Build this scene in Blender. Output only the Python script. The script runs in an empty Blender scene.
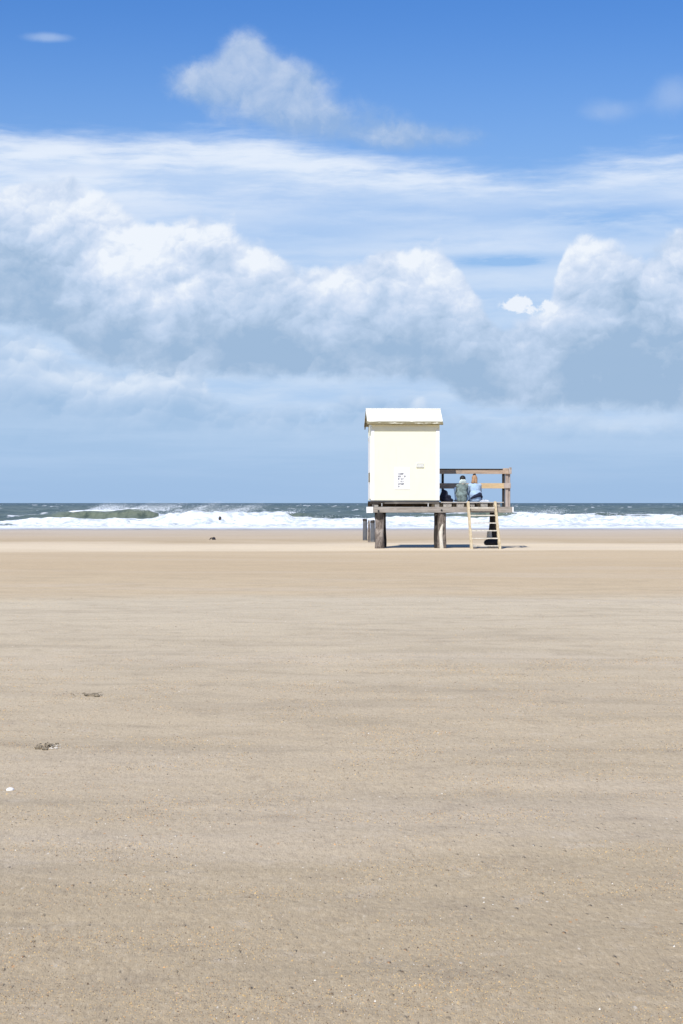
import bpy, bmesh, math, random
from mathutils import Vector, Matrix, noise as mn
R = random.Random(7)
D = bpy.data
scene = bpy.context.scene
COL = scene.collection
F = 2000.0          # focal length in picture widths units (px)
CAMZ = 1.42
HZ = 503.0

def srgb(r, g, b):
    f = lambda c: (c/255/12.92) if c/255 <= .04045 else ((c/255+.055)/1.055)**2.4
    return (f(r), f(g), f(b))

# ------------------------------------------------------------------ helpers
def link(o, parent=None):
    COL.objects.link(o)
    if parent: o.parent = parent
    return o

def obj(name, bm, mats, parent=None, smooth=False):
    me = D.meshes.new(name)
    bm.normal_update()
    bm.to_mesh(me); bm.free()
    if not isinstance(mats, (list, tuple)): mats = [mats]
    for m in mats: me.materials.append(m)
    if smooth:
        for p in me.polygons: p.use_smooth = True
    return link(D.objects.new(name, me), parent)

def tag(o, label=None, cat=None, group=None, kind=None):
    if label: o['label'] = label
    if cat: o['category'] = cat
    if group: o['group'] = group
    if kind: o['kind'] = kind
    return o

def thing(name, label, cat, loc=(0, 0, 0), rz=0, group=None):
    o = link(D.objects.new(name, None)); o.location = loc; o.rotation_euler = (0, 0, rz)
    o.empty_display_size = .2
    return tag(o, label, cat, group)

def box(bm, x0, x1, y0, y1, z0, z1, jit=0.0, bev=0.0, mat=0):
    n0 = len(bm.verts)
    r = bmesh.ops.create_cube(bm, size=1)
    vs = r['verts']
    for v in vs:
        v.co = Vector(((x0+x1)/2+v.co.x*(x1-x0), (y0+y1)/2+v.co.y*(y1-y0), (z0+z1)/2+v.co.z*(z1-z0)))
        if jit: v.co += Vector((R.uniform(-jit, jit), R.uniform(-jit, jit), R.uniform(-jit, jit)))
    fs = set(f for v in vs for f in v.link_faces)
    for f in fs: f.material_index = mat
    if bev:
        es = list(set(e for v in vs for e in v.link_edges))
        bmesh.ops.bevel(bm, geom=es, offset=bev, segments=2, affect='EDGES', profile=.5)

def beam(bm, a, b, w, h, bev=0.0, up=(0, 0, 1)):
    """rectangular bar from a to b, w across, h along up"""
    a = Vector(a); b = Vector(b); d = (b-a); L = d.length; d.normalize()
    s = d.cross(Vector(up)).normalized(); u = s.cross(d).normalized()
    r = bmesh.ops.create_cube(bm, size=1); vs = r['verts']
    for v in vs:
        c = v.co.copy()
        v.co = (a+b)/2 + d*c.x*L + s*c.y*w + u*c.z*h
    if bev:
        es = list(set(e for v in vs for e in v.link_edges))
        bmesh.ops.bevel(bm, geom=es, offset=bev, segments=1, affect='EDGES', profile=.5)

def pile(bm, x, y, z0, z1, r0, r1, lean=(0, 0), seg=18, rings=14, rough=.02, seed=0, ragged=.03, squash=1.0):
    """round weathered wooden pile with cracks and worn top"""
    rg = []
    for i in range(rings+1):
        t = i/rings; z = z0+(z1-z0)*t; rr = r0+(r1-r0)*t
        ring = []
        for k in range(seg):
            a = 2*math.pi*k/seg
            n = mn.noise(Vector((math.cos(a)*2.3+seed, math.sin(a)*2.3, z*1.6+seed)))
            n2 = mn.noise(Vector((math.cos(a)*6+seed, math.sin(a)*6, z*.8)))
            q = rr+rough*n+rough*.6*n2
            zz = z + (ragged*n2 if i == rings else 0)
            ring.append(bm.verts.new((x+lean[0]*t+q*math.cos(a), y+lean[1]*t+q*squash*math.sin(a), zz)))
        rg.append(ring)
    for i in range(rings):
        for k in range(seg):
            bm.faces.new((rg[i][k], rg[i][(k+1) % seg], rg[i+1][(k+1) % seg], rg[i+1][k]))
    c = bm.verts.new((x+lean[0], y+lean[1], z1-ragged*.6))
    for k in range(seg): bm.faces.new((rg[-1][k], rg[-1][(k+1) % seg], c))

def blob(name, caps, voxel, mat, parent=None, balls=()):
    """one continuous surface grown over tapered limbs; caps = (a, b, ra, rb[, flat])"""
    bm = bmesh.new()
    for c in caps:
        a, b, ra, rb = Vector(c[0]), Vector(c[1]), c[2], c[3]
        sx = c[4] if len(c) > 4 else (1, 1)
        d = b-a; L = max(d.length, 1e-4); d.normalize()
        side = Vector((1, 0, 0)) if abs(d.x) < .85 else Vector((0, 1, 0))
        s = (side - d*side.dot(d)).normalized(); u = d.cross(s)
        seg = 16
        prof = []
        for j in range(5):
            an = -math.pi/2+(math.pi/2)*j/5
            prof.append((ra*math.sin(an), ra*math.cos(an)))
        for j in range(6):
            an = (math.pi/2)*j/5
            prof.append((L+rb*math.sin(an), rb*math.cos(an)))
        rings = []
        for (h, q) in prof[1:-1]:
            rings.append([bm.verts.new(a+d*h+s*(q*math.cos(2*math.pi*k/seg)*sx[0])+u*(q*math.sin(2*math.pi*k/seg)*sx[1])) for k in range(seg)])
        p0 = bm.verts.new(a+d*prof[0][0]); p1 = bm.verts.new(a+d*prof[-1][0])
        for i in range(len(rings)-1):
            for k in range(seg):
                bm.faces.new((rings[i][k], rings[i][(k+1) % seg], rings[i+1][(k+1) % seg], rings[i+1][k]))
        for k in range(seg):
            bm.faces.new((rings[0][(k+1) % seg], rings[0][k], p0))
            bm.faces.new((rings[-1][k], rings[-1][(k+1) % seg], p1))
    for (c, rad) in balls:
        r = bmesh.ops.create_uvsphere(bm, u_segments=20, v_segments=14, radius=1)
        for v in r['verts']: v.co = Vector(c)+Vector((v.co.x*rad[0], v.co.y*rad[1], v.co.z*rad[2]))
    me = D.meshes.new(name+'_raw'); bm.to_mesh(me); bm.free()
    o = D.objects.new(name+'_raw', me); COL.objects.link(o)
    m = o.modifiers.new('r', 'REMESH'); m.mode = 'VOXEL'; m.voxel_size = voxel
    s = o.modifiers.new('s', 'SMOOTH'); s.factor = .5; s.iterations = 3
    dg = bpy.context.evaluated_depsgraph_get(); dg.update()
    me2 = D.meshes.new_from_object(o.evaluated_get(dg))
    D.objects.remove(o); D.meshes.remove(me)
    me2.name = name; me2.materials.clear(); me2.materials.append(mat)
    for p in me2.polygons: p.use_smooth = True
    return link(D.objects.new(name, me2), parent)

# ------------------------------------------------------------------ node maths
class NT:
    def __init__(s, nt): s.nt = nt; s.N = nt.nodes; s.L = nt.links
    def put(s, sock, v):
        if isinstance(v, E): s.L.new(v.s, sock)
        elif hasattr(v, 'is_output'): s.L.new(v, sock)
        else: sock.default_value = v
    def math(s, op, *a, clamp=False):
        n = s.N.new('ShaderNodeMath'); n.operation = op; n.use_clamp = clamp
        for i, v in enumerate(a): s.put(n.inputs[i], v)
        return E(s, n.outputs[0])
    def comb(s, x, y, z=0.0):
        n = s.N.new('ShaderNodeCombineXYZ')
        for i, v in enumerate((x, y, z)): s.put(n.inputs[i], v)
        return n.outputs[0]
    def noise(s, vec, scale=1.0, detail=4.0, rough=.5, dist=0.0, lac=2.0, typ='FBM'):
        n = s.N.new('ShaderNodeTexNoise'); n.noise_dimensions = '3D'; n.noise_type = typ
        s.L.new(vec, n.inputs['Vector'])
        n.inputs['Scale'].default_value = scale; n.inputs['Detail'].default_value = detail
        n.inputs['Roughness'].default_value = rough; n.inputs['Distortion'].default_value = dist
        n.inputs['Lacunarity'].default_value = lac
        return E(s, n.outputs['Fac'])
    def voro(s, vec, scale=1.0, smooth=None, rnd=1.0):
        n = s.N.new('ShaderNodeTexVoronoi')
        if smooth is not None: n.feature = 'SMOOTH_F1'; n.inputs['Smoothness'].default_value = smooth
        s.L.new(vec, n.inputs['Vector']); n.inputs['Scale'].default_value = scale
        n.inputs['Randomness'].default_value = rnd
        return E(s, n.outputs['Distance']), n
    def smooth(s, v, a, b, lo=0.0, hi=1.0):
        n = s.N.new('ShaderNodeMapRange'); n.interpolation_type = 'SMOOTHSTEP'
        s.put(n.inputs[0], v); s.put(n.inputs[1], a); s.put(n.inputs[2], b); s.put(n.inputs[3], lo); s.put(n.inputs[4], hi)
        return E(s, n.outputs[0])
    def curve(s, v, pts, x0, x1, y0, y1):
        """smooth function through pts"""
        n = s.N.new('ShaderNodeFloatCurve')
        c = n.mapping.curves[0]
        P = [((x-x0)/(x1-x0), (y-y0)/(y1-y0)) for x, y in pts]
        c.points[0].location = P[0]; c.points[1].location = P[-1]
        for p in P[1:-1]: c.points.new(*p)
        n.mapping.update()
        s.put(n.inputs['Value'], (v-x0)/(x1-x0))
        return E(s, n.outputs[0])*(y1-y0)+y0
    def mix(s, f, a, b):
        n = s.N.new('ShaderNodeMix'); n.data_type = 'RGBA'; n.clamp_factor = True
        s.put(n.inputs[0], f)
        for i, v in ((6, a), (7, b)):
            if isinstance(v, tuple): n.inputs[i].default_value = (*v[:3], 1)
            else: s.L.new(v, n.inputs[i])
        return n.outputs[2]
    def ramp(s, v, stops, interp='LINEAR'):
        n = s.N.new('ShaderNodeValToRGB'); s.put(n.inputs[0], v); cr = n.color_ramp; cr.interpolation = interp
        cr.elements[0].position = stops[0][0]; cr.elements[0].color = (*stops[0][1], 1)
        cr.elements[1].position = stops[-1][0]; cr.elements[1].color = (*stops[-1][1], 1)
        for p, c in stops[1:-1]:
            e = cr.elements.new(p); e.color = (*c, 1)
        return n.outputs[0]
    def gauss(s, X, Y, cx, cy, sx, sy):
        a = (X-cx)/sx; b = (Y-cy)/sy
        return s.math('EXPONENT', (a*a+b*b)*-1.0)
    def vscale(s, vec, k):
        n = s.N.new('ShaderNodeVectorMath'); n.operation = 'MULTIPLY'
        s.L.new(vec, n.inputs[0]); n.inputs[1].default_value = k
        return n.outputs[0]
    def bump(s, h, strength, dist, normal=None):
        n = s.N.new('ShaderNodeBump'); s.put(n.inputs['Height'], h)
        s.put(n.inputs['Strength'], strength); n.inputs['Distance'].default_value = dist
        if normal: s.L.new(normal, n.inputs['Normal'])
        return n.outputs[0]

class E:
    def __init__(s, nt, sock): s.nt = nt; s.s = sock
    def __add__(s, o): return s.nt.math('ADD', s, o)
    __radd__ = __add__
    def __sub__(s, o): return s.nt.math('SUBTRACT', s, o)
    def __rsub__(s, o): return s.nt.math('SUBTRACT', o, s)
    def __mul__(s, o): return s.nt.math('MULTIPLY', s, o)
    __rmul__ = __mul__
    def __truediv__(s, o): return s.nt.math('DIVIDE', s, o)
    def clamp(s): return s.nt.math('ADD', s, 0.0, clamp=True)
    def mx(s, o): return s.nt.math('MAXIMUM', s, o)
    def mn(s, o): return s.nt.math('MINIMUM', s, o)

def material(name):
    m = D.materials.new(name); m.use_nodes = True
    t = NT(m.node_tree); b = t.N['Principled BSDF']
    return m, t, b

def objcoord(t):
    n = t.N.new('ShaderNodeTexCoord'); return n.outputs['Object']
def pos(t):
    n = t.N.new('ShaderNodeNewGeometry'); return n.outputs['Position']
def sep(t, v):
    n = t.N.new('ShaderNodeSeparateXYZ'); t.L.new(v, n.inputs[0])
    return [E(t, o) for o in n.outputs]

def wood(name, c0, c1, c2=None, grain=(2, 2, 30), rough=.85, spots=0.0, bumpd=.004):
    """weathered timber: long grain, blotches"""
    m, t, b = material(name); v = objcoord(t)
    g = t.noise(t.vscale(v, grain), 1.0, 6, .6, .4)
    bl = t.noise(t.vscale(v, (3.1, 3.1, 3.1)), 1.0, 3, .6)
    c = t.mix(t.smooth(g, .3, .7), c0, c1)
    if c2: c = t.mix(t.smooth(bl, .5, .72), c, c2)
    cr = t.noise(t.vscale(v, tuple(k*2.7 for k in grain)), 1.0, 3, .5)
    c = t.mix(t.smooth(cr, .60, .72)*.6, c, tuple(k*.35 for k in c0))
    t.L.new(c, b.inputs['Base Color']); b.inputs['Roughness'].default_value = rough
    b.inputs['Specular IOR Level'].default_value = .25
    t.L.new(t.bump(g+cr*.5, .7, bumpd), b.inputs['Normal'])
    return m

def plain(name, c, rough=.8, var=.15, scale=12, bumps=.3, bd=.003, sheen=0):
    m, t, b = material(name); v = objcoord(t)
    n = t.noise(v, scale, 5, .6)
    t.L.new(t.mix(t.smooth(n, .3, .7), tuple(k*(1-var) for k in c), tuple(min(1, k*(1+var)) for k in c)), b.inputs['Base Color'])
    b.inputs['Roughness'].default_value = rough; b.inputs['Specular IOR Level'].default_value = .3
    t.L.new(t.bump(n, bumps, bd), b.inputs['Normal'])
    if sheen: b.inputs['Sheen Weight'].default_value = sheen
    return m

# ================================================================== WORLD / SKY
EXPO = .40
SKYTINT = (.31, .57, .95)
SUN_EL = 51.0
SUN_AZ = math.atan2(-.38, -.925)     # where the sun stands, from +Y towards +X
def make_world():
    w = D.worlds.new('World'); scene.world = w; w.use_nodes = True
    t = NT(w.node_tree); N = t.N
    bg = N['Background']; bg.inputs['Strength'].default_value = .1
    K = 10.0/2**EXPO
    def col(r, g, b, k=1.0): return tuple(c*K*k for c in srgb(r, g, b))
    sky = N.new('ShaderNodeTexSky'); sky.sky_type = 'NISHITA'; sky.sun_disc = False
    sky.sun_elevation = math.radians(SUN_EL); sky.sun_rotation = SUN_AZ
    sky.air_density = 1.0; sky.dust_density = .4; sky.ozone_density = 2.5
    tc = N.new('ShaderNodeTexCoord'); x, y, z = sep(t, tc.outputs['Generated'])
    az = t.math('ARCTAN2', x, y)
    hyp = t.math('SQRT', x*x+y*y).mx(.02)
    X = az*F+341.5; Y = HZ-(z/hyp)*F
    Yc = Y.mx(-900.0)
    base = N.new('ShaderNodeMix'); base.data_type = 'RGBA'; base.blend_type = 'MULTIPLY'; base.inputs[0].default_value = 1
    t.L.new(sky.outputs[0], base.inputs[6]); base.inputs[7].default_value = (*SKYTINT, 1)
    c = base.outputs[2]
    # thin air whitening towards the sea
    c = t.mix(t.smooth(Y, -30.0, 420.0, 0.0, .95), c, col(165, 198, 234))
    # clouds stand over the sea; left out behind the camera to lower the fill light
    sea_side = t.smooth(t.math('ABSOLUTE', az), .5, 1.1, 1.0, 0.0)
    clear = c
    # ---- warped coordinates
    P = t.comb(X, Yc, 0.0)
    w1 = t.noise(P, 1/60, 6, .6)-.5
    w2 = t.noise(t.comb(X+900, Yc+300, 5.0), 1/60, 6, .6)-.5
    Xw = X+w1*40; Yw = Yc+w2*34
    # ---- high veil
    vt = t.curve(X, [(-400, 175), (0, 140), (110, 142), (220, 133), (330, 147), (430, 166), (520, 172), (600, 158), (683, 154), (1100, 190)], -400, 1100, 100, 220)
    sn = t.noise(t.comb((X+w1*24)/230, (Yc+w2*10)/34, 2.0), 1.0, 9, .6, 0.0)
    sn2 = t.noise(t.comb(X/95+Yc/150, (Yc+w2*6)/17, 3.0), 1.0, 7, .62, 0.0)
    rel = Yc-vt+(sn2-.5)*40+(sn-.5)*60
    va = t.smooth(rel, -16.0, 30.0)*t.smooth(rel, 40.0, 150.0, 1.0, .50)
    hole = t.gauss(X, Yc, 505, 262, 70, 7)*1.5+t.gauss(X, Yc, 480, 216, 230, 22)*.62+t.gauss(X, Yc, 640, 226, 100, 22)*.6+t.gauss(X, Yc, 300, 236, 90, 14)*.45+t.gauss(X, Yc, 70, 172, 60, 6)*.2
    va = va*(1.0-hole*t.smooth(sn2, .2, .6)).clamp()*t.smooth(sn, .25, .62, .72, 1.02)
    c = t.mix(va*.95, c, t.mix(t.smooth(sn*.5+sn2*.5, .38, .60), col(198, 219, 247), col(229, 239, 253)))
    # ---- wisps and the small isolated cloud up high
    n3 = t.noise(t.comb(Xw, Yw, 9.0), 1/46, 9, .6)
    n3b = t.noise(t.comb(Xw-7, Yw-15, 9.0), 1/46, 9, .6)
    fine0 = t.noise(t.comb(Xw, Yw, 66.0), 1/13, 6, .65)-.5
    g = (t.gauss(X, Yc, 212, 84, 44, 25)*1.05+t.gauss(X, Yc, 246, 56, 25, 25)*1.05+t.gauss(X, Yc, 285, 84, 46, 24)*1.2
         + t.gauss(X, Yc, 320, 120, 95, 22)*.72+t.gauss(X, Yc, 420, 138, 80, 15)*.62)
    a = t.smooth(g+(n3-.5)*.9+fine0*.4, .16, .95)*t.smooth(g, .05, .4)
    lit = ((n3-n3b)*2.2+.42+(84.0-Yc)/120).clamp()
    c = t.mix(a*.80, c, t.mix(lit, col(155, 184, 222), col(206, 219, 238)))
    g = t.gauss(X, Yc, 52, 43, 27, 6)+t.gauss(X, Yc, 605, 114, 36, 15)*.75+t.gauss(X, Yc, 672, 100, 30, 24)*.75+t.gauss(X, Yc, 350, 158, 260, 8)*.3
    c = t.mix(t.smooth(g+(n3-.5)*.7, .25, 1.1)*.62, c, col(176, 200, 236))
    # rounded heads: every cell of the pattern is a ball of cloud lit from above left
    wa = t.noise(t.comb(X, Yc, 70.0), 1/26, 6, .6)-.5
    wb = t.noise(t.comb(X, Yc, 75.0), 1/26, 6, .6)-.5
    def puffs(size, seed, amp, sy=1.15, lx_=-.45, ly_=-1.0):
        px_, py_ = X+w1*30+wa*amp, Yc+w2*24+wb*amp
        d, n = t.voro(t.comb(px_/size, py_*sy/size, seed), 1.0, smooth=.35)
        q = sep(t, n.outputs['Position'])
        k = ((px_/size-q[0])*lx_+(py_*sy/size-q[1])*ly_)
        return d, k
    dA, kA = puffs(62, 3.0, 26)
    dB, kB = puffs(30, 8.0, 18)
    dC, kC = puffs(14, 12.0, 12)
    fine = t.noise(t.comb(Xw, Yw, 61.0), 1/13, 6, .65)-.5
    round_ = (.55-dA)*30+(.55-dB)*15+(.55-dC)*7+fine*10
    puff = kA*.62+kB*.42+kC*.26+fine*.30
    # ---- far low bank, fading into the haze over the sea
    n4 = t.noise(t.comb(Xw*.8, Yw*1.1, 21.0), 1/50, 9, .6)
    lt = t.curve(X, [(-400, 340), (0, 326), (60, 348), (110, 366), (180, 356), (215, 392), (300, 400), (400, 396), (470, 414), (560, 412), (683, 422), (1100, 380)], -400, 1100, 300, 440)
    rel = Yc-lt+(n4-.5)*70+round_*.5
    a = t.smooth(rel, -6.0, 12.0)
    litl = (puff*.60+.40+(n4-.5)*1.2+t.gauss(X, Yc, 40, 350, 50, 12)*.3+t.gauss(X, Yc, 160, 382, 50, 16)*.45+t.gauss(X, Yc, 60, 382, 50, 10)*.25+t.gauss(X, Yc, 420, 390, 60, 12)*.3
            + t.gauss(X, Yc, 600, 425, 90, 8)*.4).clamp()*t.smooth(rel, 12.0, 90.0, 1.0, .35)
    lc = t.ramp(litl, [(0.0, col(163, 193, 226)), (.5, col(192, 213, 239)), (1.0, col(226, 237, 251))])
    lc = t.mix(t.smooth(Yc+(n4-.5)*30, 392.0, 462.0), lc, col(168, 198, 231))
    c = t.mix(a, c, lc)
    # haze bands below
    n5 = t.noise(t.comb(X/300, Yc/24, 31.0), 1.0, 7, .6)
    c = t.mix(t.smooth(Yc, 392.0, 440.0)*t.smooth(n5, .38, .66)*.6, c, col(184, 209, 238))
    c = t.mix(t.smooth(Yc, 430.0, 505.0)*.75, c, col(158, 189, 226))
    # ---- main cumulus bank
    n6 = t.noise(t.comb(Xw, Yw*1.12, 41.0), 1/95, 10, .60)
    n6b = t.noise(t.comb(Xw-8, Yw*1.12-17, 41.0), 1/95, 10, .60)
    nL = t.noise(t.comb(X, Yc*1.3, 47.0), 1/120, 6, .55)
    mt = t.curve(X, [(-400, 230), (-60, 205), (0, 194), (40, 186), (90, 198), (140, 216), (200, 226), (245, 228), (290, 254), (340, 270), (385, 254),
                     (425, 242), (455, 262), (482, 300), (516, 318), (545, 302), (576, 248), (600, 240), (640, 250), (683, 246), (760, 210), (1100, 260)], -400, 1100, 150, 360)
    mb = t.curve(X, [(-400, 350), (0, 326), (55, 338), (105, 368), (200, 378), (340, 380), (430, 382), (470, 404), (560, 412), (683, 410), (1100, 360)], -400, 1100, 300, 430)
    n7 = t.noise(t.comb(Xw, Yw, 61.0), 1/24, 7, .62)
    rel = Yc-mt+(n6-.5)*46+round_
    a = t.smooth(rel, -5.0, 9.0)
    relb = Yc-mb+(n6-.5)*30+fine*14
    a = a*t.smooth(relb, -12.0, 6.0, 1.0, 0.0)
    depth = t.smooth(Yc-mt, 0.0, 130.0, 1.0, 0.0)
    bright = (t.gauss(X, Yc, 45, 212, 55, 24)*.30+t.gauss(X, Yc, 110, 255, 50, 36)*.30+t.gauss(X, Yc, 232, 230, 40, 14)*.45
              + t.gauss(X, Yc, 425, 266, 40, 26)*.38+t.gauss(X, Yc, 465, 305, 24, 20)*.38+t.gauss(X, Yc, 600, 268, 40, 30)*.15
              + t.gauss(X, Yc, 350, 292, 26, 18)*.30+t.gauss(X, Yc, 595, 318, 36, 16)*.38+t.gauss(X, Yc, 676, 285, 20, 24)*.3)
    dark = t.gauss(X, Yc, 10, 262, 36, 34)*.30+t.gauss(X, Yc, 150, 345, 130, 26)*.16+t.gauss(X, Yc, 330, 355, 160, 22)*.16+t.gauss(X, Yc, 560, 378, 130, 26)*.20
    relief = t.smooth(relb, -10.0, -110.0, .55, 1.0)
    lit = (depth*.46+(puff*.40+(n6-n6b)*1.7)*relief+(nL-.5)*1.5+(n6-.5)*.7+(n7-.5)*.38+bright*.95-dark*.7+.20).clamp()
    cc = t.ramp(lit, [(0.0, col(158, 186, 217)), (.18, col(171, 195, 223)), (.42, col(190, 210, 236)), (.7, col(213, 226, 246)), (1.0, col(240, 246, 254))])
    c = t.mix(a*.97, c, cc)
    # ---- small sunlit scrap in front of the gap
    g = t.gauss(X, Yc, 516, 304, 14, 9)+t.gauss(X, Yc, 545, 308, 26, 8)
    c = t.mix(t.smooth(g*1.2+(.5-dC)*.9+fine*2.6+(n7-.5)*1.6, .55, 1.0)*t.smooth(g, .1, .45), c, col(236, 243, 253))
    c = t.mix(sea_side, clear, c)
    # ---- pale mist right above the horizon and grey-blue below it (mirrors the sea for light from below)
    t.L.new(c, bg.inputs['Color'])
    lamp = D.lights.new('sun', 'SUN'); lamp.energy = 4.1; lamp.angle = math.radians(.53); lamp.color = (1.0, .965, .91)
    so = link(D.objects.new('sun', lamp))
    e = math.radians(SUN_EL)
    d = Vector((math.sin(SUN_AZ)*math.cos(e), math.cos(SUN_AZ)*math.cos(e), math.sin(e)))
    so.rotation_euler = d.to_track_quat('Z', 'Y').to_euler(); so.location = (0, 0, 30)
make_world()

# ================================================================== CAMERA
cam = D.cameras.new('camera'); cam.sensor_fit = 'VERTICAL'; cam.sensor_height = 36; cam.lens = F/1024*36
cam.clip_end = 60000; cam.clip_start = .1
co = link(D.objects.new('camera', cam)); co.location = (0, 0, CAMZ)
co.rotation_euler = (math.pi/2-9/F, 0, 0)
scene.camera = co
cam.dof.use_dof = False
def gp(px, py, z=0.0):
    """point of height z seen at that pixel"""
    y = F*(CAMZ-z)/(py-HZ); return Vector(((px-341.5)/F*y, y, z))

# ================================================================== SAND
SHORE = 113.0
def fb(x, y, s, o=4, seed=0.0):
    return mn.fractal(Vector((x/s, y/s, seed)), 1.0, 2.0, o)
def ground_h(x, y):
    if y > 109: 
        return -.02-min(2.5, (y-109)*.05)
    h = 0.0
    near = 1.0 if abs(x) < 40 and 1.5 < y < 90 else .5
    # wind drawn undulations, long across the view
    h += .020*mn.noise(Vector((x/1.7+y*.06, y/.85, 1.3)))*min(1, max(0, (70-y)/50))
    h += .010*mn.noise(Vector((x/.75+y*.3, y/.36, 4.1)))*max(0, 1-y/40)
    h += .004*mn.noise(Vector((x/.22, y/.15, 6.1)))*max(0, 1-y/25)
    if y < 22:
        h += .0026*mn.noise(Vector((x/.11, y/.085, 7.7)))*(1-y/22)
        h += .0016*mn.noise(Vector((x/.05, y/.045, 2.7)))*(1-y/22)
    h += .05*mn.noise(Vector((x/14, y/5.5, 3.3)))*min(1, max(0, (y-22)/25))
    # drift ridge left of and around the platform
    h += .06*math.exp(-((y-67-1.6*mn.noise(Vector((x/9, .2, 0))))/1.3)**2)*(.5+.5*mn.noise(Vector((x/11, 3, 5))))
    h += .05*math.exp(-((y-75-2*mn.noise(Vector((x/13, 7.2, 0))))/1.8)**2)
    h -= .03*max(0, (y-85)/24)
    # flatten round the platform's feet
    dx = (x-3.6)/4.0; dy = (y-62.8)/3.2
    q = math.exp(-(dx*dx+dy*dy)**2)
    return h*(1-q)+q*.004
def make_ground():
    xs = []; n = 250; s = .7; T = math.asinh(4000/s)
    for i in range(-n, n+1): xs.append(s*math.sinh(T*i/n))
    ys = [-4000, -1500, -600, -200, -80, -30, -12, -5, -2, -.5, .6, 1.3, 1.9, 2.4, 2.8, 3.2, 3.5]
    y = 3.7
    while y < 116: ys.append(y); y += max(.02, min(.38, .0052*y if y < 40 else .0045*y))
    ys += [118, 122, 128, 136, 150, 180, 300, 800, 3000, 12000, 30000]
    bm = bmesh.new(); rows = []
    for y in ys:
        rows.append([bm.verts.new((x, y, ground_h(x, y) if (abs(x) < 200 and y > -10) or y > 109 else 0)) for x in xs])
    for a, b in zip(rows, rows[1:]):
        for i in range(len(xs)-1): bm.faces.new((a[i], a[i+1], b[i+1], b[i]))
    m, t, b = material('beach_sand'); P = pos(t); x, y, z = sep(t, P)
    wob = t.noise(t.comb(x/9, y/7, 1.0), 1.0, 5, .55)-.5
    # distance bands: moist grey sand near, dry warm drift sand, packed sand, wet edge
    ly = t.math('LOGARITHM', (y+wob*(y*.22)).mx(2.0), 10.0)     # 3.7m->.57  30->1.48  62->1.79  113->2.05
    u = (ly-.5)/1.6
    S = lambda d: (math.log10(d)-.5)/1.6
    c = t.ramp(u, [(0.0, (.345, .268, .170)), (S(8), (.405, .325, .214)), (S(13), (.465, .380, .260)), (S(24), (.515, .435, .310)), (S(29.0), (.525, .447, .322)),
                   (S(31.5), (.510, .405, .264)), (S(45), (.49, .378, .238)), (S(58), (.52, .408, .265)), (S(62), (.66, .55, .39)), (S(69), (.63, .52, .37)),
                   (S(74), (.44, .342, .218)), (S(83), (.49, .392, .272)), (S(90), (.47, .385, .285)), (S(103), (.49, .42, .335)), (S(108), (.43, .38, .33)), (S(118), (.39, .36, .32))])
    # streaks of pale dry sand blown over darker sand
    st = t.noise(t.comb(x/1.5+y*.20, y/.75, 2.0), 1.0, 7, .6, .5)
    st2 = t.noise(t.comb(x/9, y/2.8, 6.0), 1.0, 6, .6, .6)
    st3 = t.noise(t.comb(x/.28, y/.34, 8.0), 1.0, 6, .62, .4)
    far = t.smooth(y, 18.0, 60.0)
    c = t.mix((t.smooth(st, .42, .72)*(1.0-far*.8)*.38), c, (.27, .22, .15))
    c = t.mix(t.smooth(st2, .50, .70)*.35, c, (.52, .44, .34))
    c = t.mix(t.smooth(st2, .50, .32)*.15, c, (.30, .24, .175))
    c = t.mix(t.smooth(st3, .5, .75)*.34*(1.0-far), c, (.24, .19, .14))
    c = t.mix(t.smooth(st3, .45, .28)*.28*(1.0-far), c, (.52, .45, .36))
    # grains and tiny crumbs
    PS = t.comb(x, y*.32, z)
    g1 = t.noise(PS, 55.0, 3, .7)
    g2 = t.noise(PS, 190.0, 2, .6)
    c = t.mix(t.smooth(g1, .50, .70)*.28, c, (.20, .15, .09))
    c = t.mix(t.smooth(g1, .47, .30)*.25, c, (.62, .53, .38))
    c = t.mix(t.smooth(g2, .56, .70)*.25, c, (.16, .125, .09))
    vd, vn = t.voro(PS, 34.0)
    cr = sep(t, vn.outputs['Color'])
    pick = t.smooth(vd, .22, .12)
    patch = t.smooth(t.noise(P, .8, 3, .6), .4, .6, .25, 1.0)
    c = t.mix(pick*t.smooth(cr[0], .86, .9)*.45*patch, c, (.17, .12, .075))
    c = t.mix(pick*t.smooth(cr[1], .93, .95)*.8*patch, c, (.68, .62, .52))
    c = t.mix(pick*t.smooth(cr[2], .90, .93)*.7*patch, c, (.46, .24, .10))
    t.L.new(c, b.inputs['Base Color'])
    t.put(b.inputs['Roughness'], t.smooth(y, 101.0, 110.0, .95, .55)); b.inputs['Specular IOR Level'].default_value = .15
    hgt = g1*.6+g2*.35+t.noise(t.comb(x/.05, y/.10, 3.0), 1.0, 4, .6)*1.1+t.smooth(vd, .3, .05)*t.smooth(cr[0], .8, .9)*.7
    nb = t.bump(hgt, t.smooth(y, 5.0, 60.0, 1.0, .2), .010)
    nb = t.bump(t.noise(t.comb(x/.42, y/.34, 5.0), 1.0, 6, .62, .4), t.smooth(y, 8.0, 70.0, .5, .8), .035, nb)
    t.L.new(nb, b.inputs['Normal'])
    o = obj('ground', bm, m, smooth=True); tag(o, kind='structure')
make_ground()

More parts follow.
